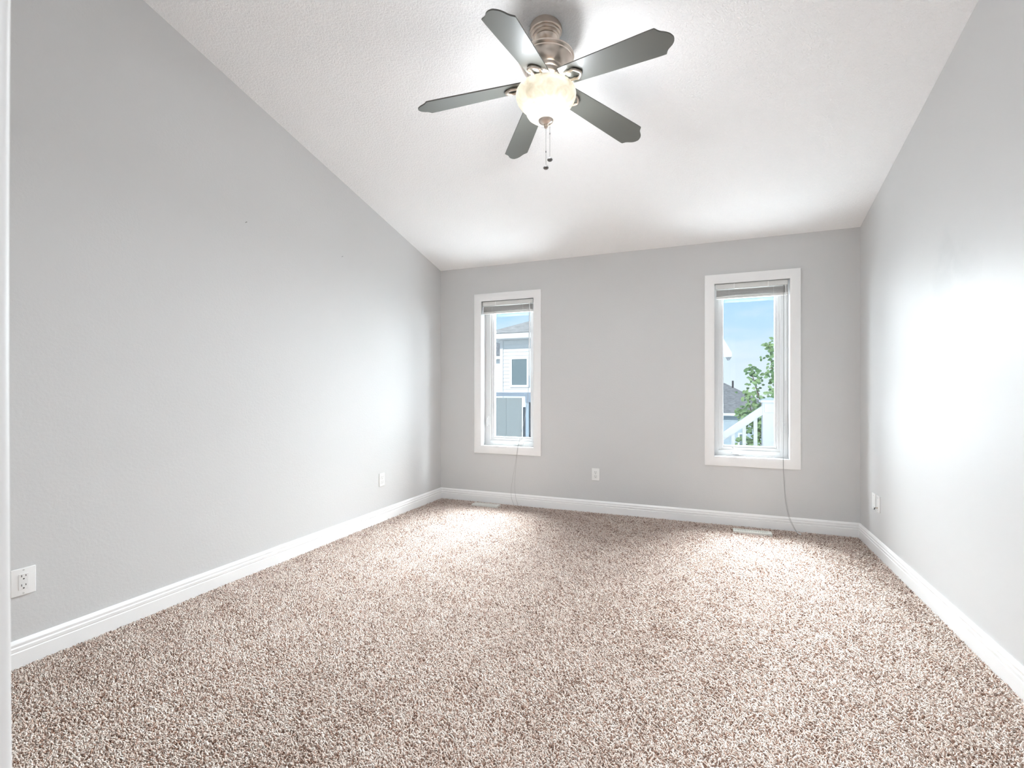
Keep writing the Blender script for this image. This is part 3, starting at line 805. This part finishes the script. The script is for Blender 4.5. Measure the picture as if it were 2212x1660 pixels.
def tree():
    y0 = 9.2
    root = empty('tree', (1.35, y0, GROUND)); tag(root, 'leafy green tree rising behind the white stair railing', 'tree')
    inv = Matrix.Translation((-1.35, -y0, -GROUND))
    bm = bmesh.new(); shoots = []
    tube(bm, smooth_path([(1.35, y0, GROUND), (1.30, y0, -1.2), (1.20, y0, -.2), (1.1, y0, .6)]), .06, 8)
    tips = [((1.15, y0, .3), (1.02, y0 + .1, 1.2), (.93, y0 + .05, 1.95)), ((1.1, y0, .1), (.80, y0 - .2, .9), (.63, y0 - .2, 1.52)), ((1.1, y0, .4), (1.1, y0 - .1, 1.2), (1.06, y0 - .2, 1.75)),
            ((1.1, y0, -.1), (.72, y0 - .1, .55), (.48, y0 - .1, .80)), ((1.1, y0, -.3), (.75, y0 + .1, .4), (.62, y0 + .2, 1.10)), ((1.15, y0, -.6), (.78, y0 - .1, -.1), (.52, y0 - .2, .35)),
            ((1.15, y0, -.8), (.8, y0, -.3), (.6, y0 + .1, .1)), ((1.2, y0, .2), (1.3, y0 + .2, .9), (1.4, y0 + .2, 1.5)), ((1.2, y0, 0), (.98, y0, .5), (.84, y0, .95)), ((1.2, y0, 0), (1.1, y0 - .2, .6), (1.0, y0 - .2, 1.1)),
            ((1.2, y0, -.2), (1.4, y0, .6), (1.65, y0, 1.1)), ((1.2, y0, -.5), (.95, y0 + .1, .1), (.75, y0 + .1, .65))]
    for t in tips:
        p = smooth_path(t, 8); n = len(p)
        tube(bm, p, [.022 * (1 - .8 * i / (n - 1)) for i in range(n)], 5); shoots.append(p)
    bm.transform(inv); obj('trunk', bm, M['bark'], root, smooth=True)
    bm = bmesh.new()
    def leaf(p, d, size):
        d = d.normalized(); s = d.cross(Vector((random.uniform(-.4, .4), -1, random.uniform(-.2, .6)))).normalized(); u = s.cross(d)
        pts = [(0, 0, 0), (.25, .26, .04), (.55, .33, .03), (.85, .18, -.03), (1.08, 0, -.10), (.85, -.18, -.03), (.55, -.33, .03), (.25, -.26, .04)]
        vs_ = [bm.verts.new(p + (d * a + s * b + u * c) * size) for a, b, c in pts]; mid = bm.verts.new(p + (d * .5 - u * .04) * size)
        for i in range(8): bm.faces.new((vs_[i], vs_[(i + 1) % 8], mid))
    for p in shoots:
        n = len(p)
        dens = 11 if p[-1].z > 1.3 else 12
        for i in range(3, n):
            for _ in range(dens if i < n - 2 else dens - 2):
                sp = .14 * (1.25 - i / n)
                q = p[i] + Vector((random.gauss(0, sp), random.gauss(0, sp), random.gauss(0, sp * .7)))
                leaf(q, Vector((random.uniform(-1, 1), random.uniform(-.7, .4), random.uniform(-.7, .35))), random.uniform(.05, .09))
    bm.transform(inv); obj('foliage', bm, M['leaf'], root)

# ------------------------------------------------------------------ right wall paint with its old rub marks
def scuffed_wall():
    m = mat('grey_wall_paint_scuffed', (0.63, 0.63, 0.628), 0.52, spec=0.35)
    nt = m.node_tree; b = nt.nodes['Principled BSDF']
    tc = nt.nodes.new('ShaderNodeTexCoord')
    nz = nt.nodes.new('ShaderNodeTexNoise'); nz.inputs['Scale'].default_value = 5.5; nz.inputs['Detail'].default_value = 3; nz.inputs['Distortion'].default_value = .8
    mp = nt.nodes.new('ShaderNodeMapping'); mp.inputs['Location'].default_value = (-1.1, -3.02, -1.72); mp.inputs['Scale'].default_value = (0, 1.9, 2.2)
    mp.vector_type = 'POINT'
    mp.inputs['Location'].default_value = (0, -3.02 * 1.9, -1.72 * 2.2)
    gr = nt.nodes.new('ShaderNodeTexGradient'); gr.gradient_type = 'SPHERICAL'
    mu = nt.nodes.new('ShaderNodeMath'); mu.operation = 'MULTIPLY'
    cr = nt.nodes.new('ShaderNodeValToRGB'); cr.color_ramp.elements[0].position = .22; cr.color_ramp.elements[1].position = .42
    cr.color_ramp.elements[0].color = (.63, .63, .628, 1); cr.color_ramp.elements[1].color = (.588, .592, .592, 1)
    nt.links.new(tc.outputs['Object'], nz.inputs['Vector']); nt.links.new(tc.outputs['Object'], mp.inputs[0]); nt.links.new(mp.outputs[0], gr.inputs[0])
    nt.links.new(gr.outputs['Fac'], mu.inputs[0]); nt.links.new(nz.outputs['Fac'], mu.inputs[1]); nt.links.new(mu.outputs[0], cr.inputs[0])
    nt.links.new(cr.outputs[0], b.inputs['Base Color'])
    return m
M['wall_right'] = scuffed_wall()

def nail(label, y, z):
    root = empty('nail', (XL, y, z)); tag(root, label, 'nail', 'nails left in the bare wall')
    bm = bmesh.new(); tube(bm, [(-.002, 0, 0), (.011, .001, .003)], .0013, 6); tube(bm, [(.0105, .001, .003), (.0122, .001, .0033)], .0032, 8)
    obj('shank', bm, M['nail'], root)

# ------------------------------------------------------------------ build
room(); baseboards(); door_trim()
make_window('window_1', W1X, -1); make_window('window_2', W2X, 1)
make_fan()

YW = YB - .021
c1 = [[(-1.672, YB + .004, 2.03), (-1.676, YB + .0, 1.6), (-1.686, YB + .012, 1.15), (-1.73, YB + .02, .86), (-1.772, YB - .004, .66), (-1.785, YW, .585), (-1.808, YW, .43), (-1.840, YW, .26), (-1.856, YW, .14), (-1.845, YB - .03, .06), (-1.815, YB - .045, .006)],
      [(-1.668, YB + .004, 2.03), (-1.672, YB - .002, 1.6), (-1.682, YB + .010, 1.15), (-1.726, YB + .018, .86), (-1.768, YB - .006, .66), (-1.781, YW, .585), (-1.800, YW, .43), (-1.815, YW, .27), (-1.815, YW, .15), (-1.80, YB - .03, .07), (-1.775, YB - .04, .006)]]
make_blind(W1X, c1, [(-1.664, YB - .004, 2.02), (-1.667, YB - .004, 1.30)],
           'raised white mini blind in the narrow window above the longer looped cord', [])
c2 = [[(.567, YB + .004, 2.03), (.568, YB + .0, 1.3), (.566, YB + .004, .70), (.562, YW, .585), (.566, YW, .42), (.578, YW, .25), (.60, YB - .03, .12), (.628, YB - .04, .05), (.648, YB - .055, .012), (.655, YB - .085, .008)],
      [(.570, YB + .004, 2.03), (.571, YB - .002, 1.3), (.568, YB + .002, .70), (.564, YW, .585), (.569, YW, .42), (.583, YW, .25), (.607, YB - .03, .12), (.634, YB - .04, .05), (.652, YB - .055, .012), (.657, YB - .085, .008)]]
make_blind(W2X, c2, [(.584, YB - .002, 2.02), (.582, YB - .002, 1.235)],
           'raised white mini blind in the window with the tree outside, white wand hanging', [((.652, YB - .085, .010), (.672, YB - .13, .010))])

wall_plate('power_outlet', 'outlet', 'white outlet partly hidden by the door casing, low on the long bare wall', (XL, 1.138, .349), PI / 2, 'decora', w=.082, h=.114)
wall_plate('power_outlet', 'outlet', 'white outlet near the far end of the long bare wall', (XL, 3.570, .366), PI / 2, 'duplex')
wall_plate('power_outlet', 'outlet', 'white outlet on the far wall between the two windows', (-1.0, YB, .358), 0, 'duplex')
wall_plate('wall_plate', 'wall plate', 'blank white cover plate beside the cable plate, nearer the room corner', (XR, 4.234, .357), -PI / 2, 'blank', w=.076)
wall_plate('wall_plate', 'wall plate', 'white cable plate with a short dark cable stub, beside the blank plate', (XR, 4.139, .357), -PI / 2, 'coax', w=.072)
register('cream floor vent in the carpet under the window with the looped cord', *VENTS[0])
register('cream floor vent in the carpet beside the cord tassel', *VENTS[1])
nail('small nail high on the bare wall, nearer the door casing', 2.203, 2.200)
nail('small nail high on the bare wall, nearer the windows', 3.063, 2.205)
outside(); tree()
carpet_pile()
